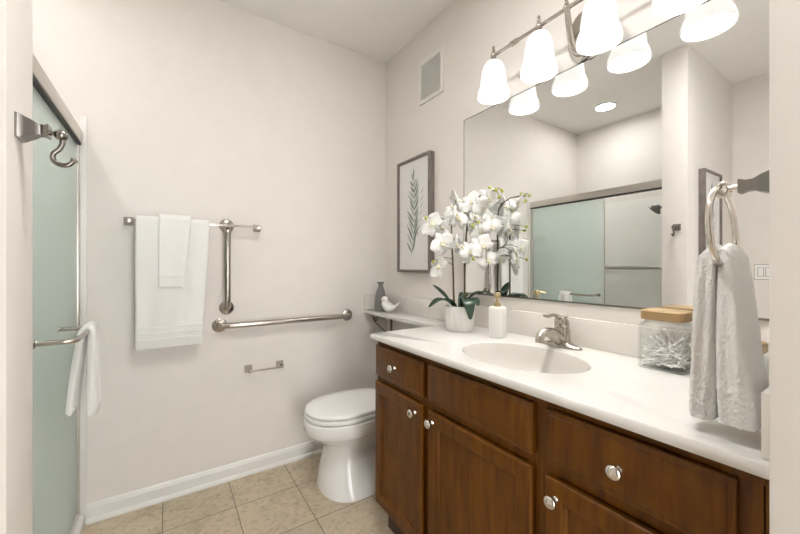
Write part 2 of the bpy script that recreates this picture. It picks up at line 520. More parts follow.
# shelf bracket with a scroll
br = thing('shelf_bracket', 'dark bronze scroll bracket holding up the narrow shelf by the corner', 'bracket', (1.345, 2.16, .80))
MB().box(W - .007, W - .001, 2.15, 2.17, .72, .894, .001).box(1.19, W - .007, 2.15, 2.17, .888, .894, .001).build('angle_bar', M['bronze'], br)
pts = bez([(1.20, 2.16, .886), (1.212, 2.16, .85), (1.26, 2.16, .80), (1.32, 2.16, .75), (1.348, 2.16, .735)], 8)
MB().tube(pts, .0035, 8).build('brace', M['bronze'], br)
sp = [(1.228 + .018 * (1 - t * .7) * math.cos(2.4 * PI * t + 2.4), 2.16, .862 + .018 * (1 - t * .7) * math.sin(2.4 * PI * t + 2.4)) for t in [k / 24 for k in range(25)]]
MB().tube(sp, .003, 8).build('scroll', M['bronze'], br)

# ------------------------------------------------------------------ mirror
mir = thing('vanity_mirror', 'large frameless wall mirror above the countertop reflecting the shower', 'mirror', (W, .77, 1.088))
MB().box(W - .006, W - .001, .138, 1.408, 1.09, 2.024).build('mirror_glass', M['mirror'], mir, smooth=False)
MB().box(W - .009, W - .001, .138, 1.408, 1.084, 1.0895).build('bottom_channel', M['dark_nickel'], mir, smooth=False)
MB().box(W - .0065, W - .001, .138, 1.408, 2.0242, 2.027).box(W - .0065, W - .001, 1.4082, 1.411, 1.084, 2.027).build('polished_edge', M['gap'], mir, smooth=False)

# ------------------------------------------------------------------ vanity light
vl = thing('vanity_light', 'polished nickel bar light with bell shades mounted above the mirror', 'wall light', (W, .752, 2.12))
LX, LZ = 1.243, 2.192
LY = (1.105, .87, .635, .40)
MB().tube([(LX, 1.118, LZ), (LX, .387, LZ)], .0075, 14).build('bar', M['nickel'], vl)
for y in (.99, .515): MB().tube([(LX, y + .022, LZ), (LX, y + .016, LZ), (LX, y - .016, LZ), (LX, y - .022, LZ)], [.0078, .0115, .0115, .0078], 14).build('bar_collar', M['nickel'], vl)
# oval backplate, stepped
def oval(x, s, ry=.058, rz=.098): return [Vector((x, .752 + ry * s * math.cos(2 * PI * k / 40), 2.125 + rz * s * math.sin(2 * PI * k / 40))) for k in range(40)]
MB().loft([oval(W - .001, 1), oval(W - .010, 1), oval(W - .014, .93), oval(W - .014, .80), oval(W - .024, .74), oval(W - .028, .55)]).build('backplate', M['nickel'], vl, 30)
mb = MB().tube(bez([(W - .024, .752, 2.085), (W - .055, .752, 2.065), (W - .085, .752, 2.085), (W - .100, .752, 2.135), (LX + .006, .752, 2.175), (LX, .752, LZ + .004)], 8), [.0155 - .0065 * k / 40 for k in range(41)], 16)
mb.sphere((LX, .752, LZ), .0145).lathe([(.004, .012), (.009, .018), (.005, .024), (.008, .032), (.002, .042), (.0003, .045)], (LX, .752, LZ), seg=16)
mb.build('arm', M['nickel'], vl, 50)
for y in LY:
    MB().lathe([(.0005, .046), (.004, .043), (.0065, .036), (.004, .030), (.008, .024), (.0055, .016), (.012, .010), (.0135, 0), (.012, -.010), (.009, -.013), (.010, -.017), (.019, -.021), (.024, -.026), (.025, -.034), (.0, -.034)], (LX, y, LZ), seg=20).build('shade_holder', M['nickel'], vl, 40)
    prof = [(r * .97, 2.163 + (z - 2.163) * .955) for r, z in [(.022, 2.163), (.033, 2.160), (.042, 2.148), (.049, 2.130), (.0545, 2.105), (.0585, 2.075), (.0605, 2.055), (.0605, 2.047), (.0635, 2.040), (.0685, 2.030), (.0725, 2.015), (.074, 2.002), (.073, 1.994), (.0705, 1.993)]]
    inner = [(r * .97, 2.163 + (z - 2.163) * .955) for r, z in [(.0685, 1.996), (.068, 2.012), (.062, 2.034), (.0565, 2.048), (.055, 2.075), (.050, 2.105), (.044, 2.130), (.036, 2.147), (.022, 2.155)]]
    s = MB().lathe(prof + inner, (LX, y, 0), seg=40, cap0=False, cap1=False).build('lamp_shade', M['shade'], vl, 50)
    MB().sphere((LX, y, 2.075), .026, (1, 1, 1.2), 20, 12).lathe([(.013, 2.10), (.013, 2.155)], (LX, y, 0), seg=14).build('bulb', M['bulb'], s, 60)

# recessed light over the shower, plus an unseen downlight added for fill
for rx, ry, lab, mt in ((-.755, 1.706, 'round recessed downlight in the ceiling above the shower', 'recessed'), (.42, .62, 'unseen recessed downlight added as fill over the floor before the vanity', 'added_fill_downlight')):
    rl = thing('recessed_light', lab, 'ceiling light', (rx, ry, ZC))
    MB().lathe([(.098, -.001), (.098, -.004), (.085, -.008), (.078, -.006), (.078, -.001)], (rx, ry, ZC), seg=40).build('trim_ring', M['trim'], rl)
    MB().lathe([(.0, -.0045), (.0775, -.0045), (.0775, -.002), (.0, -.002)], (rx, ry, ZC), seg=40).build('lens', M[mt], rl)

# ------------------------------------------------------------------ vent on vanity wall
vt = thing('air_vent', 'white rectangular slatted air vent high on the wall near the corner', 'vent', (W, 1.70, 2.26))
vy0, vy1, vz0, vz1 = 1.583, 1.818, 2.258, 2.530
mb = MB()
fw = .026
for a in ((vy0, vy1, vz0, vz0 + fw), (vy0, vy1, vz1 - fw, vz1), (vy0, vy0 + fw, vz0 + fw, vz1 - fw), (vy1 - fw, vy1, vz0 + fw, vz1 - fw)):
    mb.box(W - .012, W - .001, *a, .002)
mb.build('vent_frame', M['vent'], vt)
mb = MB().box(W - .004, W - .001, vy0 + fw, vy1 - fw, vz0 + fw, vz1 - fw)
z = vz0 + fw + .004
while z < vz1 - fw - .008:
    mb.add([(W - .010, vy0 + fw, z), (W - .010, vy1 - fw, z), (W - .004, vy1 - fw, z + .007), (W - .004, vy0 + fw, z + .007), (W - .010, vy0 + fw, z + .0025), (W - .010, vy1 - fw, z + .0025), (W - .004, vy1 - fw, z + .0095), (W - .004, vy0 + fw, z + .0095)],
           [[0, 1, 2, 3], [4, 7, 6, 5], [0, 4, 5, 1], [1, 5, 6, 2], [2, 6, 7, 3], [3, 7, 4, 0]]); z += .0115
mb.build('vent_grille', M['vent_slat'], vt, smooth=False)


# ------------------------------------------------------------------ framed botanical prints
def picture(label, o, ux, nx, w, h, dep, seed, group=None):
    """o = lower-left corner on the wall, ux = along the width, nx = out of the wall"""
    o, ux, nx = Vector(o), Vector(ux), Vector(nx); uz = Vector((0, 0, 1)); rnd = random.Random(seed)
    t = thing('framed_print', label, 'picture', o + ux * w / 2)
    def P(a, z, b): return o + ux * a + uz * z + nx * b
    rings = []
    for ins, b in ((0, .001), (0, dep - .002), (.002, dep), (.014, dep), (.016, dep - .002), (.017, dep - .012)):
        rings.append([P(ins, ins, b), P(w - ins, ins, b), P(w - ins, h - ins, b), P(ins, h - ins, b)])
    MB().loft(rings, True, False).build('frame', M['frame'], t, 20)
    b = dep - .013
    MB().add([P(.016, .016, b), P(w - .016, .016, b), P(w - .016, h - .016, b), P(.016, h - .016, b)], [[0, 1, 2, 3]]).build('mat_board', M['mat_board'], t, smooth=False)
    # drawn sprig of leaves, flat print
    def leaf(mb, base, ang, ln, wd, bb):
        pts = []
        for k in range(9):
            u = k / 8; ww = wd * math.sin(PI * u ** .8) * .5
            pts.append((u * ln, ww, .10 * ln * u * u))
        outl = [(x, y + c) for x, y, c in pts] + [(x, -y + c) for x, y, c in pts[-2:0:-1]]
        ca, sa = math.cos(ang), math.sin(ang)
        mb.add([P(base[0] + x * ca - y * sa, base[1] + x * sa + y * ca, bb) for x, y in outl], [list(range(len(outl)))])
    mb = MB(); mp = MB()
    cx = w * .46; z0 = h * .13; z1 = h * .80; n = 13
    def spine(u): return cx + .035 * math.sin(u * 2.6) * (1 if ux.y < 0 else 1) - .01, z0 + (z1 - z0) * u
    for k in range(40):
        a, c = spine(k / 40), spine((k + 1) / 40)
        mb.add([P(a[0] - .0012, a[1], b + .0004), P(a[0] + .0012, a[1], b + .0004), P(c[0] + .0012, c[1], b + .0004), P(c[0] - .0012, c[1], b + .0004)], [[0, 1, 2, 3]])
    for k in range(n):
        u = .06 + .94 * k / (n - 1)
        for s in (1, -1):
            ang = PI / 2 - s * (.42 + .30 * rnd.random()) if k < n - 1 else PI / 2 - s * .2
            leaf(mb if rnd.random() < .75 else mp, spine(u), ang, (.125 * (1 - .42 * u)) * (.75 + .5 * rnd.random()), .0165, b + .0006 + .0001 * k)
    for k in range(7):
        u = .3 + .09 * k
        leaf(mp, (spine(u)[0] + .035 + .006 * k, spine(u)[1] - .02), PI / 2 - .7, .05, .007, b + .0003)
    mb.build('leaf_print', M['leaf_ink'], t, smooth=False); mp.build('pale_leaf_print', M['leaf_ink_pale'], t, smooth=False)
    return t


picture('framed green leaf print on the wall between corner and mirror', (W, 2.027, 1.192), (0, -1, 0), (-1, 0, 0), .357, .738, .042, 3)
picture('grey framed print seen only in the mirror behind the towel ring', (-.44, .915, 1.18), (-1, 0, 0), (0, -1, 0), .36, .74, .04, 5)

# ------------------------------------------------------------------ light switch on the far left wall
sw = thing('light_switch', 'white double rocker light switch seen at the right edge of the mirror', 'switch', (XL, .725, 1.184))
MB().box(XL + .001, XL + .007, .667, .783, 1.126, 1.242, .002).build('cover_plate', M['switch'], sw)
for y in (.702, .748): MB().box(XL + .007, XL + .0078, y - .0185, y + .0185, 1.1485, 1.2195).build('rocker_shade_outline', M['dark_nickel'], sw)  # dark surrounds stand in for the shade around the rockers
MB().box(XL + .0006, XL + .0016, .6645, .7855, 1.1235, 1.2445).build('plate_shade_outline', M['dark_nickel'], sw)  # dark sheet stands in for the shadow line round the plate
for y in (.702, .748): MB().box(XL + .007, XL + .0105, y - .016, y + .016, 1.151, 1.217, .0015).build('rocker', M['switch'], sw)


# ------------------------------------------------------------------ square flared post used by the bath hardware
def flared(mb, c, ax, length, s0, s1, flare=True):
    """square trumpet-shaped post from wall point c along ax"""
    c, ax = Vector(c), Vector(ax); up = Vector((0, 0, 1)); si = ax.cross(up)
    for_r = []
    stops = [(0, s0), (.04, s0), (.12, s0 * .97), (.3, s0 * .80), (.5, s0 * .55 + s1 * .2), (.68, s1 * .92), (.84, s1 * .9), (.95, s1 * 1.12), (1, s1 * 1.15)]
    for t, s in stops:
        h = s / 2; for_r.append([c + ax * length * t + si * (a * h) + up * (b * h) for a, b in ((-1, -1), (1, -1), (1, 1), (-1, 1))])
    return mb.loft(for_r)


# robe hook
hk = thing('robe_hook', 'satin nickel robe hook with a square flared base on the shower end wall', 'hook', (-.24, .975, 1.50))
flared(MB(), (-.24, .975, 1.500), (1, 0, 0), .044, .046, .022).build('post', M['dark_nickel'], hk, 40)
mb = MB().tube([(-.196, .975, 1.499), (-.188, .975, 1.498)], .005, 12).sphere((-.179, .975, 1.497), .0115)
mb.build('ball', M['dark_nickel'], hk, 60)
MB().tube(bez([(-.177, .975, 1.490), (-.178, .975, 1.478), (-.183, .975, 1.467), (-.190, .975, 1.459), (-.192, .975, 1.450), (-.188, .975, 1.441), (-.179, .975, 1.437), (-.168, .975, 1.439), (-.161, .975, 1.447)], 6), .0048, 12).lathe([(.004, 0), (.0075, .003), (.0075, .005), (.003, .008), (.0003, .009)], (-.162, .975, 1.446), (.6, 0, .8), 14).build('hook_arm', M['dark_nickel'], hk, 60)

# towel bar on back wall
tb = thing('towel_bar', 'long straight nickel towel bar with square posts on the back wall', 'towel bar', (.14, D, 1.46))
TBY, TBZ = D - .068, 1.458
for x in (-.162, .450):
    mb = flared(MB(), (x, D - .001, TBZ), (0, -1, 0), .052, .042, .021); mb.box(x - .0125, x + .0125, TBY - .0125, TBY + .0165, TBZ - .0125, TBZ + .0125, .002)
    mb.build('post', M['nickel'], tb, 40)
MB().box(-.150, .438, TBY - .006, TBY + .006, TBZ - .006, TBZ + .006, .001).build('rail', M['nickel'], tb)


# towels hung over a bar along X
def drape_x(x0, x1, yb, zb, rad, front, back, thick, seed, wob=.004, taper=0.0, nx=26, folds=0.0):
    """sheet hung over a bar along x: returns MB of a thick towel; front faces -y"""
    rnd = random.Random(seed); ph = [rnd.uniform(0, 6) for _ in range(4)]
    path = []
    n1 = 26
    for k in range(n1 + 1): path.append((yb + rad, zb - back * (1 - k / n1)))
    for k in range(1, 12): a = PI * k / 12; path.append((yb + rad * math.cos(a), zb + rad * math.sin(a)))
    for k in range(n1 + 1): path.append((yb - rad, zb - front * k / n1))
    mids = []
    m = len(path); nrm = []
    for i in range(m):
        a, b = path[max(i - 1, 0)], path[min(i + 1, m - 1)]
        t = Vector((b[0] - a[0], b[1] - a[1])).normalized(); nrm.append(Vector((-t.y, t.x)))
    def sect(u):
        x = x0 + (x1 - x0) * u; out = []; inn = []
        edge = min(u, 1 - u); e = min(1, edge / .03); th = thick * (.25 + .75 * math.sqrt(max(0, 1 - (1 - e) ** 2)))
        for i, (y, z) in enumerate(path):
            drop = max(0, zb - z)
            off = wob * min(1, drop / .12) * (math.sin(x * 34 + ph[0] + z * 3) + .5 * math.sin(x * 71 + ph[1] - z * 5))
            xx = x + taper * drop * u + .0012 * math.sin(z * 13 + ph[2]) * (u - .5) * 2
            end = min(i, m - 1 - i); ee = min(1, end / 1.5); t2 = th * (.35 + .65 * math.sqrt(max(0, 1 - (1 - ee) ** 2)))
            nn = nrm[i]; cy, cz = y + (off if y < yb else off * .3), z
            sgn = -1
            out.append(Vector((xx, cy - nn.x * t2 / 2 * sgn * -1, cz - nn.y * t2 / 2 * sgn * -1)))
            inn.append(Vector((xx, cy + nn.x * t2 / 2 * sgn * -1, cz + nn.y * t2 / 2 * sgn * -1)))
        return out + inn[::-1]
    us = [0, .006, .015, .03] + [.03 + .94 * k / nx for k in range(1, nx)] + [.97, .985, .994, 1]
    return MB().loft([sect(u) for u in us])


bt = thing('bath_towel', 'large white bath towel folded over the long towel bar', 'towel', (.035, TBY, TBZ))
drape_x(-.131, .194, TBY, TBZ, .017, .640, .60, .018, 1, .0022, -.06).build('terry_cloth', M['terry'], bt, 60)
# woven border bands near the lower hem
mb = MB()
for z in (.862, .893, .922):
    rings = []
    for k in range(31):
        x = -.1295 + (.1925 - .06 * (TBZ - z) + .1295) * k / 30; y = TBY - .0285 + .002 * math.sin(x * 34 + 1)
        rings.append([Vector((x, y - .0045, z - .0035)), Vector((x, y - .0045, z + .0035)), Vector((x, y + .004, z + .0035)), Vector((x, y + .004, z - .0035))])
    mb.loft(rings)
mb.build('woven_border', M['terry_flat'], bt, 40)
MB().box(-.112, -.082, TBY - .019, TBY - .016, .806, .826, .0005).build('care_tag', M['tag'], bt)
ht = thing('hand_towel', 'small white hand towel laid over the bath towel on the bar', 'towel', (.035, TBY, TBZ + .02))
drape_x(-.036, .106, TBY, TBZ + .004, .033, .345, .30, .012, 5, .0015, -.10, 16).build('terry_cloth', M['terry'], ht, 60)
mb = MB().box(-.034, .075, TBY - .0425, TBY - .036, 1.178, 1.184, .001).box(-.034, .070, TBY - .0425, TBY - .036, 1.128, 1.134, .001)
mb.build('woven_border', M['terry_flat'], ht, 40)


# grab bars
def grab_bar(label, p0, p1, out, so=.055, r=.0165):
    p0, p1, out = Vector(p0), Vector(p1), Vector(out); dr = (p1 - p0).normalized()
    t = thing('grab_bar', label, 'grab bar', (p0 + p1) / 2)
    b = .045
    pts = [p0 + out * .004, p0 + out * (so * .35)] + bez([p0 + out * (so * .45), p0 + out * (so - .012) + dr * .010, p0 + out * so + dr * b], 6)
    e = [p1 + out * .004, p1 + out * (so * .35)] + bez([p1 + out * (so * .45), p1 + out * (so - .012) - dr * .010, p1 + out * so - dr * b], 6)
    MB().tube(pts + e[::-1], r, 18).build('tube', M['nickel'], t, 60)
    for p in (p0, p1):
        MB().lathe([(.039, .001), (.0385, .006), (.034, .009), (.024, .0105), (.019, .013), (.0168, .014)], p, out, 32).build('flange', M['nickel'], t, 30)
    return t


grab_bar('long horizontal nickel grab bar on the back wall beside the corner', (.249, D, .894), (1.040, D, .893), (0, -1, 0))
grab_bar('short vertical nickel grab bar on the back wall behind the towel bar end', (.285, D, 1.462), (.285, D, .992), (0, -1, 0), .045)
grab_bar('horizontal grab bar on the far wall inside the shower, seen in the mirror', (XL + .008, 1.30, 1.216), (XL + .008, 2.08, 1.212), (1, 0, 0))
grab_bar('vertical grab bar inside the shower behind frosted glass, seen in the mirror', (-.50, D - .008, .93), (-.50, D - .008, 1.52), (0, -1, 0), .05)

# toilet paper holder, empty
tp = thing('toilet_paper_holder', 'small empty nickel toilet paper holder low on the back wall', 'paper holder', (.49, D, .615))
for x in (.402, .584):
    mb = flared(MB(), (x, D - .001, .622), (0, -1, 0), .050, .044, .018); mb.sphere((x, D - .058, .619), .010)
    mb.build('post', M['nickel'], tp, 40)
MB().tube([(.396, D - .059, .618), (.590, D - .059, .618)], .0052, 12).build('roller', M['nickel'], tp)

# ------------------------------------------------------------------ toilet
TY = 1.853
toi = thing('toilet', 'white porcelain toilet with closed lid between vanity and back wall', 'toilet', (1.0, TY, 0))


def egg(xf, xb, hw, z, nose=1.25, n=56):
    """elongated bowl outline: round nose at xf (left), squarer back at xb"""
    pts = []; xm = xf + hw * nose
    for k in range(n):
        a = 2 * PI * k / n
        c, s = math.cos(a), math.sin(a)
        if c < 0: x = xm + (xm - xf) * c
        else: x = xm + (xb - xm) * (abs(c) ** .85)
        y = hw * (abs(s) ** (.86 if c < 0 else .7)) * (1 if s > 0 else -1)
        pts.append(Vector((x, TY + y, z)))
    return pts


rings = [egg(.698, 1.12, .192, .0, .8), egg(.698, 1.12, .192, .012, .8), egg(.702, 1.12, .182, .03, .8), egg(.706, 1.10, .158, .09, .9), egg(.722, 1.09, .134, .17, 1.0),
         egg(.729, 1.09, .124, .22, 1.1), egg(.722, 1.10, .132, .252, 1.2), egg(.685, 1.13, .156, .283), egg(.645, 1.15, .174, .308), egg(.634, 1.16, .183, .322),
         egg(.625, 1.165, .1905, .327), egg(.620, 1.165, .194, .335), egg(.616, 1.17, .196, .385), egg(.618, 1.17, .195, .397), egg(.632, 1.16, .183, .402)]
MB().loft(rings).build('bowl', M['porcelain'], toi, 40)
MB().loft([egg(.630, 1.12, .182, .4045), egg(.621, 1.13, .191, .408), egg(.619, 1.13, .193, .416), egg(.621, 1.13, .191, .425), egg(.632, 1.12, .182, .4285)]).build('seat', M['seat_plastic'], toi, 45)
MB().loft([egg(.634, 1.12, .178, .4315), egg(.626, 1.125, .187, .434), egg(.624, 1.125, .189, .441), egg(.628, 1.125, .186, .449), egg(.640, 1.12, .176, .4535), egg(.70, 1.09, .13, .4565), egg(.80, 1.04, .06, .4575)]).build('lid', M['seat_plastic'], toi, 45)
MB().loft([rrect(1.258, TY, .076, .185, .03, .395), rrect(1.258, TY, .082, .192, .03, .42), rrect(1.258, TY, .086, .198, .03, .70)]).build('tank', M['porcelain'], toi, 40)
MB().loft([rrect(1.257, TY, .090, .201, .03, .7005), rrect(1.257, TY, .092, .203, .03, .71), rrect(1.257, TY, .091, .202, .03, .728), rrect(1.257, TY, .08, .19, .03, .735)]).build('tank_lid', M['porcelain'], toi, 40)
MB().tube([(1.1715, 1.72, .64), (1.158, 1.72, .64)], .011, 14).tube([(1.158, 1.72, .64), (1.156, 1.77, .632)], .0055, 10).build('flush_lever', M['nickel'], toi)
for y in (1.775, 1.931): MB().box(1.108, 1.150, y - .018, y + .018, .4025, .438, .006).build('hinge', M['seat_plastic'], toi)

# ------------------------------------------------------------------ shower enclosure
sh = thing('shower_door', 'sliding frosted glass shower door with a nickel head rail', 'shower door', (-.37, 1.65, 0))
MB().box(-.385, -.336, 1.067, D - .009, 1.815, 1.872, .003).build('head_rail', M['rail_metal'], sh)
MB().box(-.380, -.341, 1.067, D - .009, 1.806, 1.815).build('rail_seal', M['gap'], sh)
MB().box(-.385, -.347, D - .034, D - .009, .072, 1.805, .002).build('side_jamb', M['rail_metal'], sh)
MB().box(-.392, -.345, 1.076, D - .009, .0505, .0715, .003).build('sill_track', M['rail_metal'], sh)
g1 = MB().box(-.3585, -.3525, 1.520, D - .036, .073, 1.80).build('glass_panel', M['obscure'], sh)
MB().box(-.3595, -.3515, 1.516, 1.5195, .073, 1.80).build('panel_edge', M['rail_metal'], g1)
g2 = MB().box(-.3785, -.3725, 1.620, D - .036, .073, 1.80).build('glass_panel', M['obscure'], sh)
pts = [(-.352, 1.56, .985), (-.300, 1.56, .985)] + bez([(-.280, 1.56, .985), (-.2565, 1.568, .985), (-.250, 1.59, .985)], 5) + bez([(-.250, 1.84, .985), (-.2565, 1.862, .985), (-.280, 1.87, .985)], 5) + [(-.30, 1.87, .985), (-.352, 1.87, .985)]
db = MB().tube(pts, .0085, 14).build('door_towel_bar', M['nickel'], g1, 60)
for y in (1.56, 1.87): MB().lathe([(.014, 0), (.014, .004), (.009, .006)], (-.352, y, .985), (1, 0, 0), 18).build('bar_washer', M['nickel'], db)
tray = MB().box(XL + .009, -.42, 1.075, D - .009, .001, .03, .004).box(-.42, -.326, 1.067, D - .012, .001, .050, .008, 3).build('shower_tray', M['surround'], None, origin=(-.77, 1.65, 0))
tag(tray, 'white low shower tray with a raised curb under the glass door', 'shower tray')

# shower head on the end wall inside the stall
sd = thing('shower_fixture', 'dark nickel shower head inside the shower, seen in the mirror', 'shower head', (-.80, 1.075, 1.68))
MB().lathe([(.030, 0), (.029, .006), (.018, .012), (.010, .014)], (-.80, 1.074, 1.67), (0, 1, 0), 24).build('wall_flange', M['dark_nickel'], sd)
MB().tube(bez([(-.80, 1.078, 1.67), (-.80, 1.14, 1.685), (-.80, 1.22, 1.715), (-.80, 1.285, 1.735)], 6), .011, 14).build('shower_arm', M['dark_nickel'], sd)
MB().lathe([(.012, -.03), (.016, -.02), (.030, -.005), (.050, .012), (.053, .022), (.050, .028), (.0, .028)], (-.80, 1.305, 1.730), (0, .72, -.69), 28).build('spray_head', M['head_metal'], sd, 40)

# cloth on the shower door bar
sc_ = thing('wash_cloth', 'small white towel draped over the shower door bar', 'towel', (-.25, 1.80, .985))


def door_cloth():
    yc, zb = 1.80, .985; rings = []
    path = []
    for k in range(19): path.append((-1, k / 18))
    prof = [(-.050, .685), (-.051, .70), (-.045, .76), (-.038, .83), (-.030, .90), (-.021, .965), (-.012, .993), (.000, 1.003), (.011, .995), (.013, .965), (.010, .90), (.009, .83), (.010, .76), (.014, .70), (.015, .665)]
    P2 = bez([(a, 0, b) for a, b in prof], 3)
    m = len(P2)
    def sect(v):
        out, inn = [], []
        for i, p in enumerate(P2):
            a, b = P2[max(i - 1, 0)], P2[min(i + 1, m - 1)]
            t = (b - a).normalized(); nn = Vector((-t.z, 0, t.x))
            drop = max(0, zb - p.z); hw = .048 + .03 * drop
            y = yc + hw * v + .012 * math.sin(p.z * 11) * (1 if p.x > 0 else -1) * min(1, drop * 5)
            fold = (.006 * math.cos(v * 4.4 + (1.2 if p.x > 0 else 0)) + .006 * math.sin(v * 7 + p.z * 9)) * min(1, drop / .1) * (1 if p.x > 0 else -.6)
            e = min(1, (1 - abs(v)) / .12); th = .021 * (.3 + .7 * math.sqrt(max(0, 1 - (1 - e) ** 2)))
            end = min(i, m - 1 - i); ee = min(1, end / 2); th *= (.4 + .6 * ee)
            c = Vector((-.25 + p.x + fold, y, p.z))
            out.append(c + nn * th / 2); inn.append(c - nn * th / 2)
        return out + inn[::-1]
    return MB().loft([sect(-1 + 2 * k / 28) for k in range(29)])


door_cloth().build('cloth', M['cloth'], sc_, 70)

# ------------------------------------------------------------------ towel ring with towel
tr = thing('towel_ring', 'polished nickel towel ring on the end wall above the counter', 'towel ring', (.88, .134, 1.378))
flared(MB(), (.88, .134, 1.378), (0, 1, 0), .062, .048, .022).build('post', M['dark_nickel'], tr, 40)
MB().tube([(.88, .196, 1.377), (.88, .211, 1.377)], .006, 12).tube([(.88 + .0, .219 + .010 * math.cos(a), 1.377 + .012 * math.sin(a)) for a in [2 * PI * k / 20 for k in range(20)]], .0045, 10, True).build('eyelet', M['pale_nickel'], tr, 60)
RR, RZ = .076, 1.303
MB().tube([(.88 + RR * math.sin(a), .219 + .004 * math.cos(a), RZ + RR * 1.0 * math.cos(a)) for a in [2 * PI * k / 64 for k in range(64)]], .0058, 12, True).build('ring', M['pale_nickel'], tr, 60)

rt = thing('ring_towel', 'fluffy white hand towel hanging through the towel ring', 'towel', (.88, .22, 1.23))


def ring_towel():
    """gathered towel over the ring's lower arc: two thick lobes, one in front of the ring plane, one behind"""
    yc = .2185; zb = RZ - RR
    mb = MB(); N = 44
    # a closed cross-section per lobe (rounded, folded bundle), swept from hem to the ring, over it and down the other side
    # (y offset of lobe centre, z, half-depth in y, half-width in x)
    front = [(.024, .946, .020, .046), (.024, .952, .022, .049), (.0235, .98, .0225, .050), (.022, 1.03, .022, .049), (.021, 1.09, .021, .048), (.0195, 1.15, .020, .046), (.0185, 1.20, .019, .045), (.0165, 1.235, .0165, .043)]
    back = [(-.029, .950, .028, .054), (-.030, .956, .031, .057), (-.028, .99, .031, .058), (-.0245, 1.03, .029, .056), (-.021, 1.09, .026, .053), (-.019, 1.15, .0225, .050), (-.0175, 1.20, .0195, .047), (-.016, 1.235, .0165, .043)]
    def ring(yo, z, hy, hx, ph, k):
        pts = []
        for j in range(N):
            a = 2 * PI * j / N
            rr = 1 + .07 * math.sin(5 * a + ph + z * 6) + .04 * math.sin(9 * a - z * 11 + ph)
            c, s = math.cos(a), math.sin(a)
            x = hx * (abs(c) ** .75) * (1 if c > 0 else -1) * rr
            y = hy * (abs(s) ** .8) * (1 if s > 0 else -1) * rr
            pts.append(Vector((.88 + x, yc + yo + y, z)))
        return pts
    def expand(lst):
        P4 = [Vector(l[:3]) for l in lst]; hx = [Vector((l[3], 0, 0)) for l in lst]
        A, B = bez(P4, 4), bez(hx, 4); return [(a.x, a.y, a.z, b.x) for a, b in zip(A, B)]
    def lobe(lst, ph, name):
        rs = [ring(*q, ph, i) for i, q in enumerate(expand(lst))]
        c0 = rs[0]; cen = sum(c0, Vector()) / N
        hem = [[p + (cen - p) * .55 + Vector((0, 0, .004)) for p in c0], [p + (cen - p) * .14 - Vector((0, 0, .003)) for p in c0]]
        # top: bend over the ring towards its centre plane
        lt = rs[-1]; caps = []
        sgn = 1 if lst[-1][0] > 0 else -1
        for t in (.25, .5, .75, 1.0):
            a = t * PI / 2; caps.append([Vector((p.x + (.88 - p.x) * .22 * t, yc + (p.y - yc) * math.cos(a * .92), p.z + (.034 if True else 0) * math.sin(a) * (1 - .35 * abs(p.x - .88) / .054) + (abs(p.y - yc) * .25) * math.sin(a))) for p in lt])
        o = MB().loft(hem + rs + caps).build(name, M['terry'], rt, 180, subsurf=2)
        tx = bpy.data.textures.new('terry_loops', 'CLOUDS'); tx.noise_scale = .0045; tx.noise_depth = 1
        md = o.modifiers.new('loops', 'DISPLACE'); md.texture = tx; md.strength = .0042; md.mid_level = .5
    lobe(front, .4, 'front_fall'); lobe(back, 2.1, 'rear_fall')


ring_towel()

# ------------------------------------------------------------------ faucet
fa = thing('faucet', 'brushed nickel single lever faucet behind the oval basin', 'faucet', (1.272, .79, .92))


def ovr(cx, cy, hx, hy, z, n=36): return [Vector((cx + hx * math.cos(2 * PI * k / n), cy + hy * (abs(math.sin(2 * PI * k / n)) ** .9) * (1 if math.sin(2 * PI * k / n) > 0 else -1), z)) for k in range(n)]
FX, FY = 1.270, .79
MB().loft([ovr(FX, FY, .027, .082, .9205), ovr(FX, FY, .028, .083, .924), ovr(FX, FY, .026, .078, .930), ovr(FX, FY, .024, .060, .934), ovr(FX, FY, .024, .040, .940)]).build('base_plate', M['nickel'], fa, 50)
MB().loft([ovr(FX, FY, .0245, .040, .936), ovr(FX, FY, .026, .034, .948), ovr(FX + .001, FY, .027, .031, .965), ovr(FX + .002, FY, .027, .030, .985), ovr(FX + .003, FY, .025, .027, .996)]).build('body', M['nickel'], fa, 50)
pts = bez([(FX - .002, FY, .948), (FX - .035, FY, .963), (FX - .075, FY, .983), (FX - .112, FY, .987), (FX - .134, FY, .972), (FX - .138, FY, .960)], 6)
n_ = len(pts)
MB().tube(pts, [.027 - .012 * min(1, k / (n_ * .6)) for k in range(n_)], 18).tube([(FX - .1375, FY, .962), (FX - .139, FY, .952)], [.0155, .0155], 18).build('spout', M['nickel'], fa, 60)
lv = MB().loft([ovr(FX + .003, FY, .024, .026, .998), ovr(FX + .003, FY, .026, .028, 1.006), ovr(FX + .001, FY, .024, .026, 1.022), ovr(FX - .004, FY, .017, .019, 1.035), ovr(FX - .007, FY, .007, .009, 1.041)])
lp = bez([(FX + .006, FY, 1.020), (FX - .025, FY, 1.040), (FX - .055, FY, 1.047), (FX - .085, FY, 1.044), (FX - .105, FY, 1.048)], 6)
lv.tube(lp, [.014 - .006 * k / (len(lp) - 1) for k in range(len(lp))], 14, flat=.55)
lv.build('lever', M['nickel'], fa, 60)
MB().tube([(FX + .031, FY, .93), (FX + .031, FY, 1.03)], .003, 10).sphere((FX + .031, FY, 1.036), .007).build('lift_rod', M['nickel'], fa, 60)

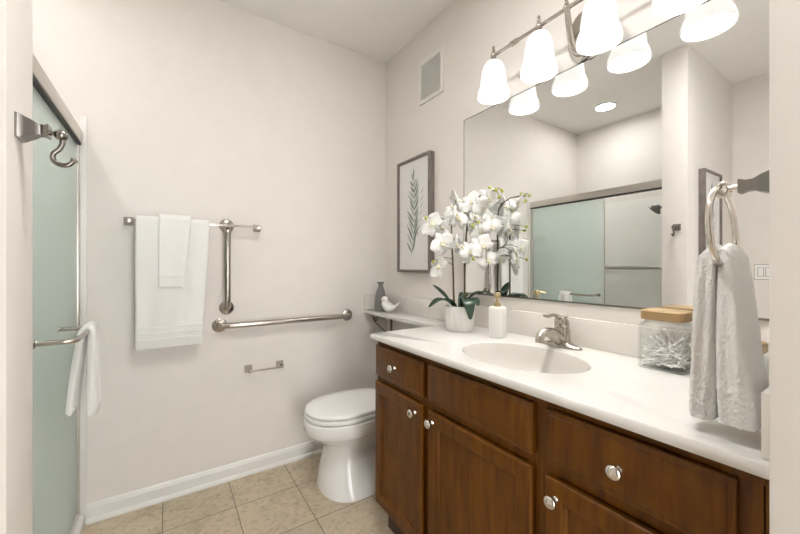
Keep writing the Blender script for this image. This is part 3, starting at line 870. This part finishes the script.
# ------------------------------------------------------------------ soap dispenser
so = thing('soap_dispenser', 'white ribbed soap dispenser with a gold pump behind the basin', 'soap dispenser', (1.215, 1.045, .92))
SX, SY = 1.212, 1.055
fl = lambda a, z: 1 + .028 * abs(math.sin(a * 9))
MB().lathe([(.028, 0), (.035, .001), (.0365, .006), (.0365, .124), (.035, .131), (.028, .1335), (.012, .134)], (SX, SY, .9205), seg=144, flute=fl).build('bottle', M['ceramic_white'], so, 60)
MB().lathe([(.016, .1335), (.0165, .150), (.012, .152), (.007, .153), (.0065, .170), (.0135, .171), (.0145, .178), (.0145, .192), (.012, .195), (.0, .195)], (SX, SY, .9205), seg=24).tube([(SX - .005, SY, 1.106), (SX - .022, SY - .018, 1.107), (SX - .030, SY - .025, 1.101)], .0048, 10).build('pump', M['gold'], so, 40)

# ------------------------------------------------------------------ orchid
orc = thing('potted_orchid', 'white artificial orchid in a ribbed white pot on the counter', 'potted plant', (1.19, 1.272, .92))
OX, OY = 1.190, 1.272
fl2 = lambda a, z: 1 + .035 * abs(math.sin(a * 10 + z * 0))
MB().lathe([(.050, 0), (.060, .001), (.064, .008), (.071, .112), (.0705, .118), (.066, .119), (.063, .112), (.06, .10)], (OX, OY, .9205), seg=160, flute=fl2, cap1=False).build('pot', M['ceramic_white'], orc, 60)
MB().lathe([(.0602, .098), (.045, .106), (.0, .110)], (OX, OY, .9205), seg=24, cap0=False).build('moss', M['moss'], orc)


def petal_pts(ln, wd, ang, cup, wav, nu=7, nv=5, ph=0):
    g = []
    for i in range(nu):
        u = i / (nu - 1); row = []
        half = wd / 2 * (math.sin(PI * min(1, .06 + .94 * u) ** .85)) ** .7 if u < 1 else wd * .05
        for j in range(nv):
            v = -1 + 2 * j / (nv - 1)
            r = ln * (.06 + .94 * u); y = half * v
            z = cup * ln * (u ** 1.5) * 1.0 - .25 * half * abs(v) ** 2 + wav * math.sin(v * 3 + u * 4 + ph)
            row.append(Vector((r * math.cos(ang) - y * math.sin(ang), r * math.sin(ang) + y * math.cos(ang), z)))
        g.append(row)
    return g


def blossom(pos, nrm, size, roll, seed):
    rnd = random.Random(seed); nrm = Vector(nrm).normalized()
    q = Vector((0, 0, 1)).rotation_difference(nrm); mat = Matrix.Translation(pos) @ q.to_matrix().to_4x4() @ Matrix.Rotation(roll, 4, 'Z') @ Matrix.Scale(size, 4)
    mb = MB()
    spec = [(.044, .028, PI / 2, -.10), (.043, .026, PI * 1.18 + .15, -.14), (.043, .026, -PI * .18 - .15, -.14), (.045, .050, .12, .06), (.045, .050, PI - .12, .06)]
    for k, (ln, wd, an, cup) in enumerate(spec):
        g = petal_pts(ln, wd, an + rnd.uniform(-.1, .1), cup + rnd.uniform(-.12, .06), .0018, ph=rnd.uniform(0, 6))
        top = [mat @ (p + Vector((0, 0, .001 * k))) for r in g for p in r]; bot = [mat @ (p + Vector((0, 0, .001 * k - .0012))) for r in g for p in r]
        nu, nv = len(g), len(g[0]); n = nu * nv; fs = []
        for i in range(nu - 1):
            for j in range(nv - 1):
                a = i * nv + j; fs.append([a, a + 1, a + nv + 1, a + nv]); fs.append([n + a, n + a + nv, n + a + nv + 1, n + a + 1])
        per = [j for j in range(nv)] + [i * nv + nv - 1 for i in range(1, nu)] + [(nu - 1) * nv + j for j in range(nv - 2, -1, -1)] + [i * nv for i in range(nu - 2, 0, -1)]
        for i in range(len(per)):
            a, b = per[i], per[(i + 1) % len(per)]; fs.append([a, n + a, n + b, b])
        mb.add(top + bot, fs)
    fl_ = mb.build('blossom', M['petal'], orc, 80)
    lp_ = MB().sphere(mat @ Vector((0, .001, .006)), .0045 * size, (1, 1, 1), 10, 7)
    for sx in (-1, 1): lp_.sphere(mat @ Vector((sx * .006, -.004, .006)), .0042 * size, (1, 1, 1.2), 8, 6)
    lp_.tube([mat @ Vector((0, -.004, .004)), mat @ Vector((0, -.013, .009)), mat @ Vector((0, -.018, .007))], [.0045 * size, .006 * size, .002 * size], 8)
    lp_.build('lip', M['lip'], fl_, 60)


stemA = bez([(1.150, 1.267, 1.02), (1.147, 1.268, 1.12), (1.145, 1.269, 1.213), (1.139, 1.274, 1.381), (1.143, 1.272, 1.455), (1.150, 1.262, 1.51)], 6)
stemB = bez([(1.230, 1.278, 1.02), (1.231, 1.279, 1.12), (1.231, 1.278, 1.212), (1.24, 1.272, 1.435), (1.252, 1.25, 1.535), (1.253, 1.19, 1.572), (1.247, 1.13, 1.578), (1.245, 1.10, 1.576)], 6)
MB().tube(stemA, [.0052 - .0025 * k / (len(stemA) - 1) for k in range(len(stemA))], 8).build('flower_stem', M['stem'], orc, 60)
MB().tube(stemB, [.0055 - .003 * k / (len(stemB) - 1) for k in range(len(stemB))], 8).build('flower_stem', M['stem'], orc, 60)
VIEW = Vector((-.70, -.66, .05))
blA = [(1.038, 1.304, 1.43), (1.107, 1.306, 1.415), (1.055, 1.245, 1.338), (1.066, 1.288, 1.228), (1.172, 1.258, 1.462), (1.10, 1.30, 1.35), (1.185, 1.315, 1.52)]
blM = [(1.125, 1.225, 1.335), (1.160, 1.235, 1.325), (1.165, 1.268, 1.545), (1.150, 1.255, 1.475), (1.235, 1.235, 1.44), (1.232, 1.262, 1.275)]
blB = [(1.238, 1.243, 1.545), (1.246, 1.178, 1.517), (1.287, 1.271, 1.483), (1.191, 1.202, 1.298), (1.215, 1.150, 1.325), (1.262, 1.207, 1.40), (1.250, 1.306, 1.500), (1.243, 1.135, 1.545), (1.247, 1.150, 1.262), (1.290, 1.16, 1.42)]
k = 0
for L, st in ((blA, stemA), (blB, stemB), (blM, stemA + stemB)):
    for p in L:
        k += 1; r = random.Random(100 + k); p = Vector(p)
        # face away from the stem and somewhat towards the room
        near = min(st, key=lambda s: (s - p).length + abs(s.z - (p.z + .02)) * .3)
        out = (p - near); out.z *= .3
        nrm = (VIEW if L is not blM else Vector((.85, -.45, .1))) + out.normalized() * .55 + Vector((r.uniform(-.35, .35), r.uniform(-.35, .35), r.uniform(-.25, .25)))
        blossom(p, nrm, 1.28 + r.uniform(-.10, .12), r.uniform(-.4, .4), k)
        b = p - nrm.normalized() * .003
        mid = (near + b) / 2 + Vector((0, 0, .018)); MB().tube(bez([near, mid, b], 5), .0017, 6).build('flower_twig', M['stem'], orc, 80)
buds = [(1.018, 1.317, 1.458), (1.046, 1.299, 1.252), (1.247, 1.094, 1.577), (1.239, 1.123, 1.592), (1.253, 1.065, 1.57), (1.258, 1.086, 1.545), (1.178, 1.139, 1.432), (1.165, 1.16, 1.415), (1.160, 1.150, 1.265)]
for i, p in enumerate(buds):
    st = stemA if i < 2 else stemB; p = Vector(p); near = min(st, key=lambda s: (s - p).length)
    MB().tube(bez([near, (near + p) / 2 + Vector((0, 0, .012)), p], 5), .0015, 6).build('flower_twig', M['stem'], orc, 80)
    MB().sphere(p, .0075, (1, 1, 1.35), 10, 8, Quaternion((1, .4, .3), i * .7)).build('bud', M['bud'], orc, 80)


def strap_leaf(pts, wd, seed):
    c = bez(pts, 5); n = len(c); rings = []
    for i, p in enumerate(c):
        u = i / (n - 1); t = (c[min(i + 1, n - 1)] - c[max(i - 1, 0)]).normalized(); si = t.cross(Vector((0, 0, 1))).normalized(); up = si.cross(t)
        h = wd * .62 * max(.12, math.sin(PI * (.12 + .85 * u)) ** .7); th = .0014
        row = [p + si * (h * v) + up * (.35 * h * v * v) for v in (-1, -.5, 0, .5, 1)]
        rings.append([q + up * th for q in row] + [q - up * th for q in row[::-1]])
    MB().loft(rings).build('leaf', M['leaf'], orc, 60)


strap_leaf([(1.165, 1.275, 1.025), (1.12, 1.275, 1.062), (1.06, 1.27, 1.072), (.995, 1.262, 1.045)], .042, 1)
strap_leaf([(1.175, 1.29, 1.025), (1.14, 1.315, 1.075), (1.10, 1.325, 1.115), (1.07, 1.33, 1.14)], .036, 2)
strap_leaf([(1.19, 1.25, 1.025), (1.168, 1.20, 1.075), (1.150, 1.17, 1.055), (1.145, 1.155, .99)], .050, 3)
strap_leaf([(1.20, 1.26, 1.025), (1.205, 1.225, 1.065), (1.20, 1.185, 1.072), (1.19, 1.15, 1.050)], .042, 4)
strap_leaf([(1.215, 1.275, 1.025), (1.24, 1.25, 1.075), (1.265, 1.225, 1.10), (1.28, 1.20, 1.095)], .042, 5)
strap_leaf([(1.215, 1.295, 1.025), (1.25, 1.31, 1.075), (1.28, 1.33, 1.09), (1.31, 1.345, 1.075)], .036, 6)

# ------------------------------------------------------------------ shelf ornaments
va = thing('bud_vase', 'matte grey bottle vase in the shelf corner behind the white bird', 'vase', (1.243, 2.125, .92))
MB().lathe([(.030, 0), (.036, .002), (.041, .02), (.042, .055), (.038, .10), (.029, .14), (.020, .165), (.0165, .178), (.0175, .186), (.026, .196), (.027, .199), (.0255, .200), (.015, .188), (.013, .17)], (1.243, 2.125, .9205), seg=36).build('vase_body', M['ceramic_grey'], va, 50)
bd = thing('bird_figurine', 'small white ceramic bird figurine on the shelf in front of the grey vase', 'figurine', (1.25, 2.02, .92))


def bird():
    # body swept from the breast (left, towards back wall) to the raised tail (right, towards the camera)
    dv = Vector((.42, -1, 0)).normalized(); sd_ = Vector((1, .42, 0)).normalized(); c = Vector((1.248, 2.015, .9205))
    # (along, height of centre, half height, half width)
    st = [(-.060, .050, .004, .004), (-.057, .054, .016, .014), (-.050, .056, .028, .024), (-.038, .050, .037, .031), (-.022, .042, .040, .035), (-.004, .036, .0355, .035), (.014, .032, .027, .030), (.030, .032, .018, .022), (.042, .040, .012, .015), (.056, .050, .008, .011), (.074, .064, .005, .010), (.080, .069, .002, .006)]
    N = 20; rings = []
    for a, zc, hh, hw in st:
        rings.append([c + dv * a + sd_ * (hw * math.cos(2 * PI * j / N)) + Vector((0, 0, max(.0, zc + hh * math.sin(2 * PI * j / N)))) for j in range(N)])
    MB().loft(rings).build('bird_body', M['ceramic_white'], bd, 60, subsurf=1)
    h = c + dv * -.042 + Vector((0, 0, .084))
    MB().sphere(h, .023, (1, 1, .95), 18, 12).build('head', M['ceramic_white'], bd, 60)
    MB().lathe([(.006, 0), (.004, .006), (.0004, .014)], h + dv * -.020 - Vector((0, 0, .003)), -dv, 10).build('beak', M['ceramic_white'], bd, 60)


bird()


# ------------------------------------------------------------------ glass jars
def jar(name, label, cx, cy, hx, hy, h, lid_h, r=.018):
    t = thing(name, label, 'jar', (cx, cy, .92)); z = .9205
    outer = [(-.004, 0, .9), (0, .004, 1), (0, h - .022, 1), (-.004, h - .012, 1), (-.012, h - .006, .9), (-.012, h, .9)]
    rs = [rrect(cx, cy, hx + o, hy + o, r * k, z + dz) for o, dz, k in outer]
    rs += [rrect(cx, cy, hx - .015, hy - .015, r * .8, z + h)] + [rrect(cx, cy, hx + o, hy + o, r * .8, z + dz) for o, dz in ((-.015, h - .008), (-.007, h - .016), (-.004, h - .024), (-.004, .012), (-.009, .007))]
    MB().loft(rs).build('jar_body', M['glass'], t, 40)
    ins = .004
    MB().loft([rrect(cx, cy, hx - ins - .002, hy - ins - .002, r, z + h + .0005), rrect(cx, cy, hx - ins, hy - ins, r, z + h + .003), rrect(cx, cy, hx - ins, hy - ins, r, z + h + lid_h - .003), rrect(cx, cy, hx - ins - .003, hy - ins - .003, r, z + h + lid_h)]).build('lid', M['lid'], t, 30)
    MB().loft([rrect(cx, cy, hx - .017, hy - .017, r * .7, z + h - .010), rrect(cx, cy, hx - .0165, hy - .0165, r * .7, z + h + .0004)]).build('lid_plug', M['ceramic_white'], t)
    return t


jar('glass_jar', 'square clear glass jar of cotton swabs with a tan lid beside the basin', 1.272, .446, .057, .061, .148, .029)
jar('glass_jar', 'low square glass jar with a tan lid, mostly hidden behind the ring towel', 1.235, .285, .055, .060, .092, .026)

# cotton swabs inside the tall jar
sw_me = None
rnd = random.Random(11)
jx, jy, ix, iy = 1.272, .446, .0505, .0545
N_SW = 150
for i in range(N_SW):
    if sw_me is None:
        o = MB().lathe([(.0004, -.0365), (.0022, -.0355), (.0031, -.032), (.0028, -.026), (.0017, -.022), (.0015, 0), (.0017, .022), (.0028, .026), (.0031, .032), (.0022, .0355), (.0004, .0365)], (0, 0, 0), seg=8).build('cotton_swab', M['cotton'], None, 80)
        sw_me = o
    else:
        o = sw_me.copy(); COL.objects.link(o)
    layer = i / N_SW
    az = rnd.uniform(0, 2 * PI); tilt = rnd.uniform(-.75, .75) * (.25 + layer)
    d = Vector((math.cos(az) * math.cos(tilt), math.sin(az) * math.cos(tilt), math.sin(tilt)))
    ex, ey, ez = (abs(d.x) * .0365 + .003, abs(d.y) * .0365 + .003, abs(d.z) * .0365 + .003)
    sx_, sy_ = (math.copysign(abs(q) ** .45, q) for q in (rnd.uniform(-1, 1), rnd.uniform(-1, 1)))
    px = jx + sx_ * max(0, ix - ex); py = jy + sy_ * max(0, iy - ey)
    heap = 1.0 - .45 * ((px - jx) ** 2 / ix ** 2 + (py - jy) ** 2 / iy ** 2)
    pz = .9285 + ez + layer * .058 * heap
    o.location = (px, py, pz); o.rotation_euler = Vector((0, 0, 1)).rotation_difference(d).to_euler()
    tag(o, 'white cotton swab piled inside the square glass jar', 'cotton swab', 'cotton swabs in the glass jar')

# ------------------------------------------------------------------ unseen dome lamp added for fill behind the camera
dl = thing('added_fill_dome', 'unseen round white dome light added as fill behind the camera', 'ceiling light', (-.55, -.35, ZC))
MB().lathe([(.17, -.001), (.17, -.02), (.16, -.024)], (-.55, -.35, ZC), seg=40).build('added_dome_base', M['nickel'], dl)
MB().lathe([(.158, -.0245), (.150, -.05), (.12, -.082), (.07, -.102), (.0, -.11)], (-.55, -.35, ZC), seg=40).build('added_dome_glass', M['dome'], dl)

for o in bpy.data.objects:
    if '_base' in o: del o['_base']
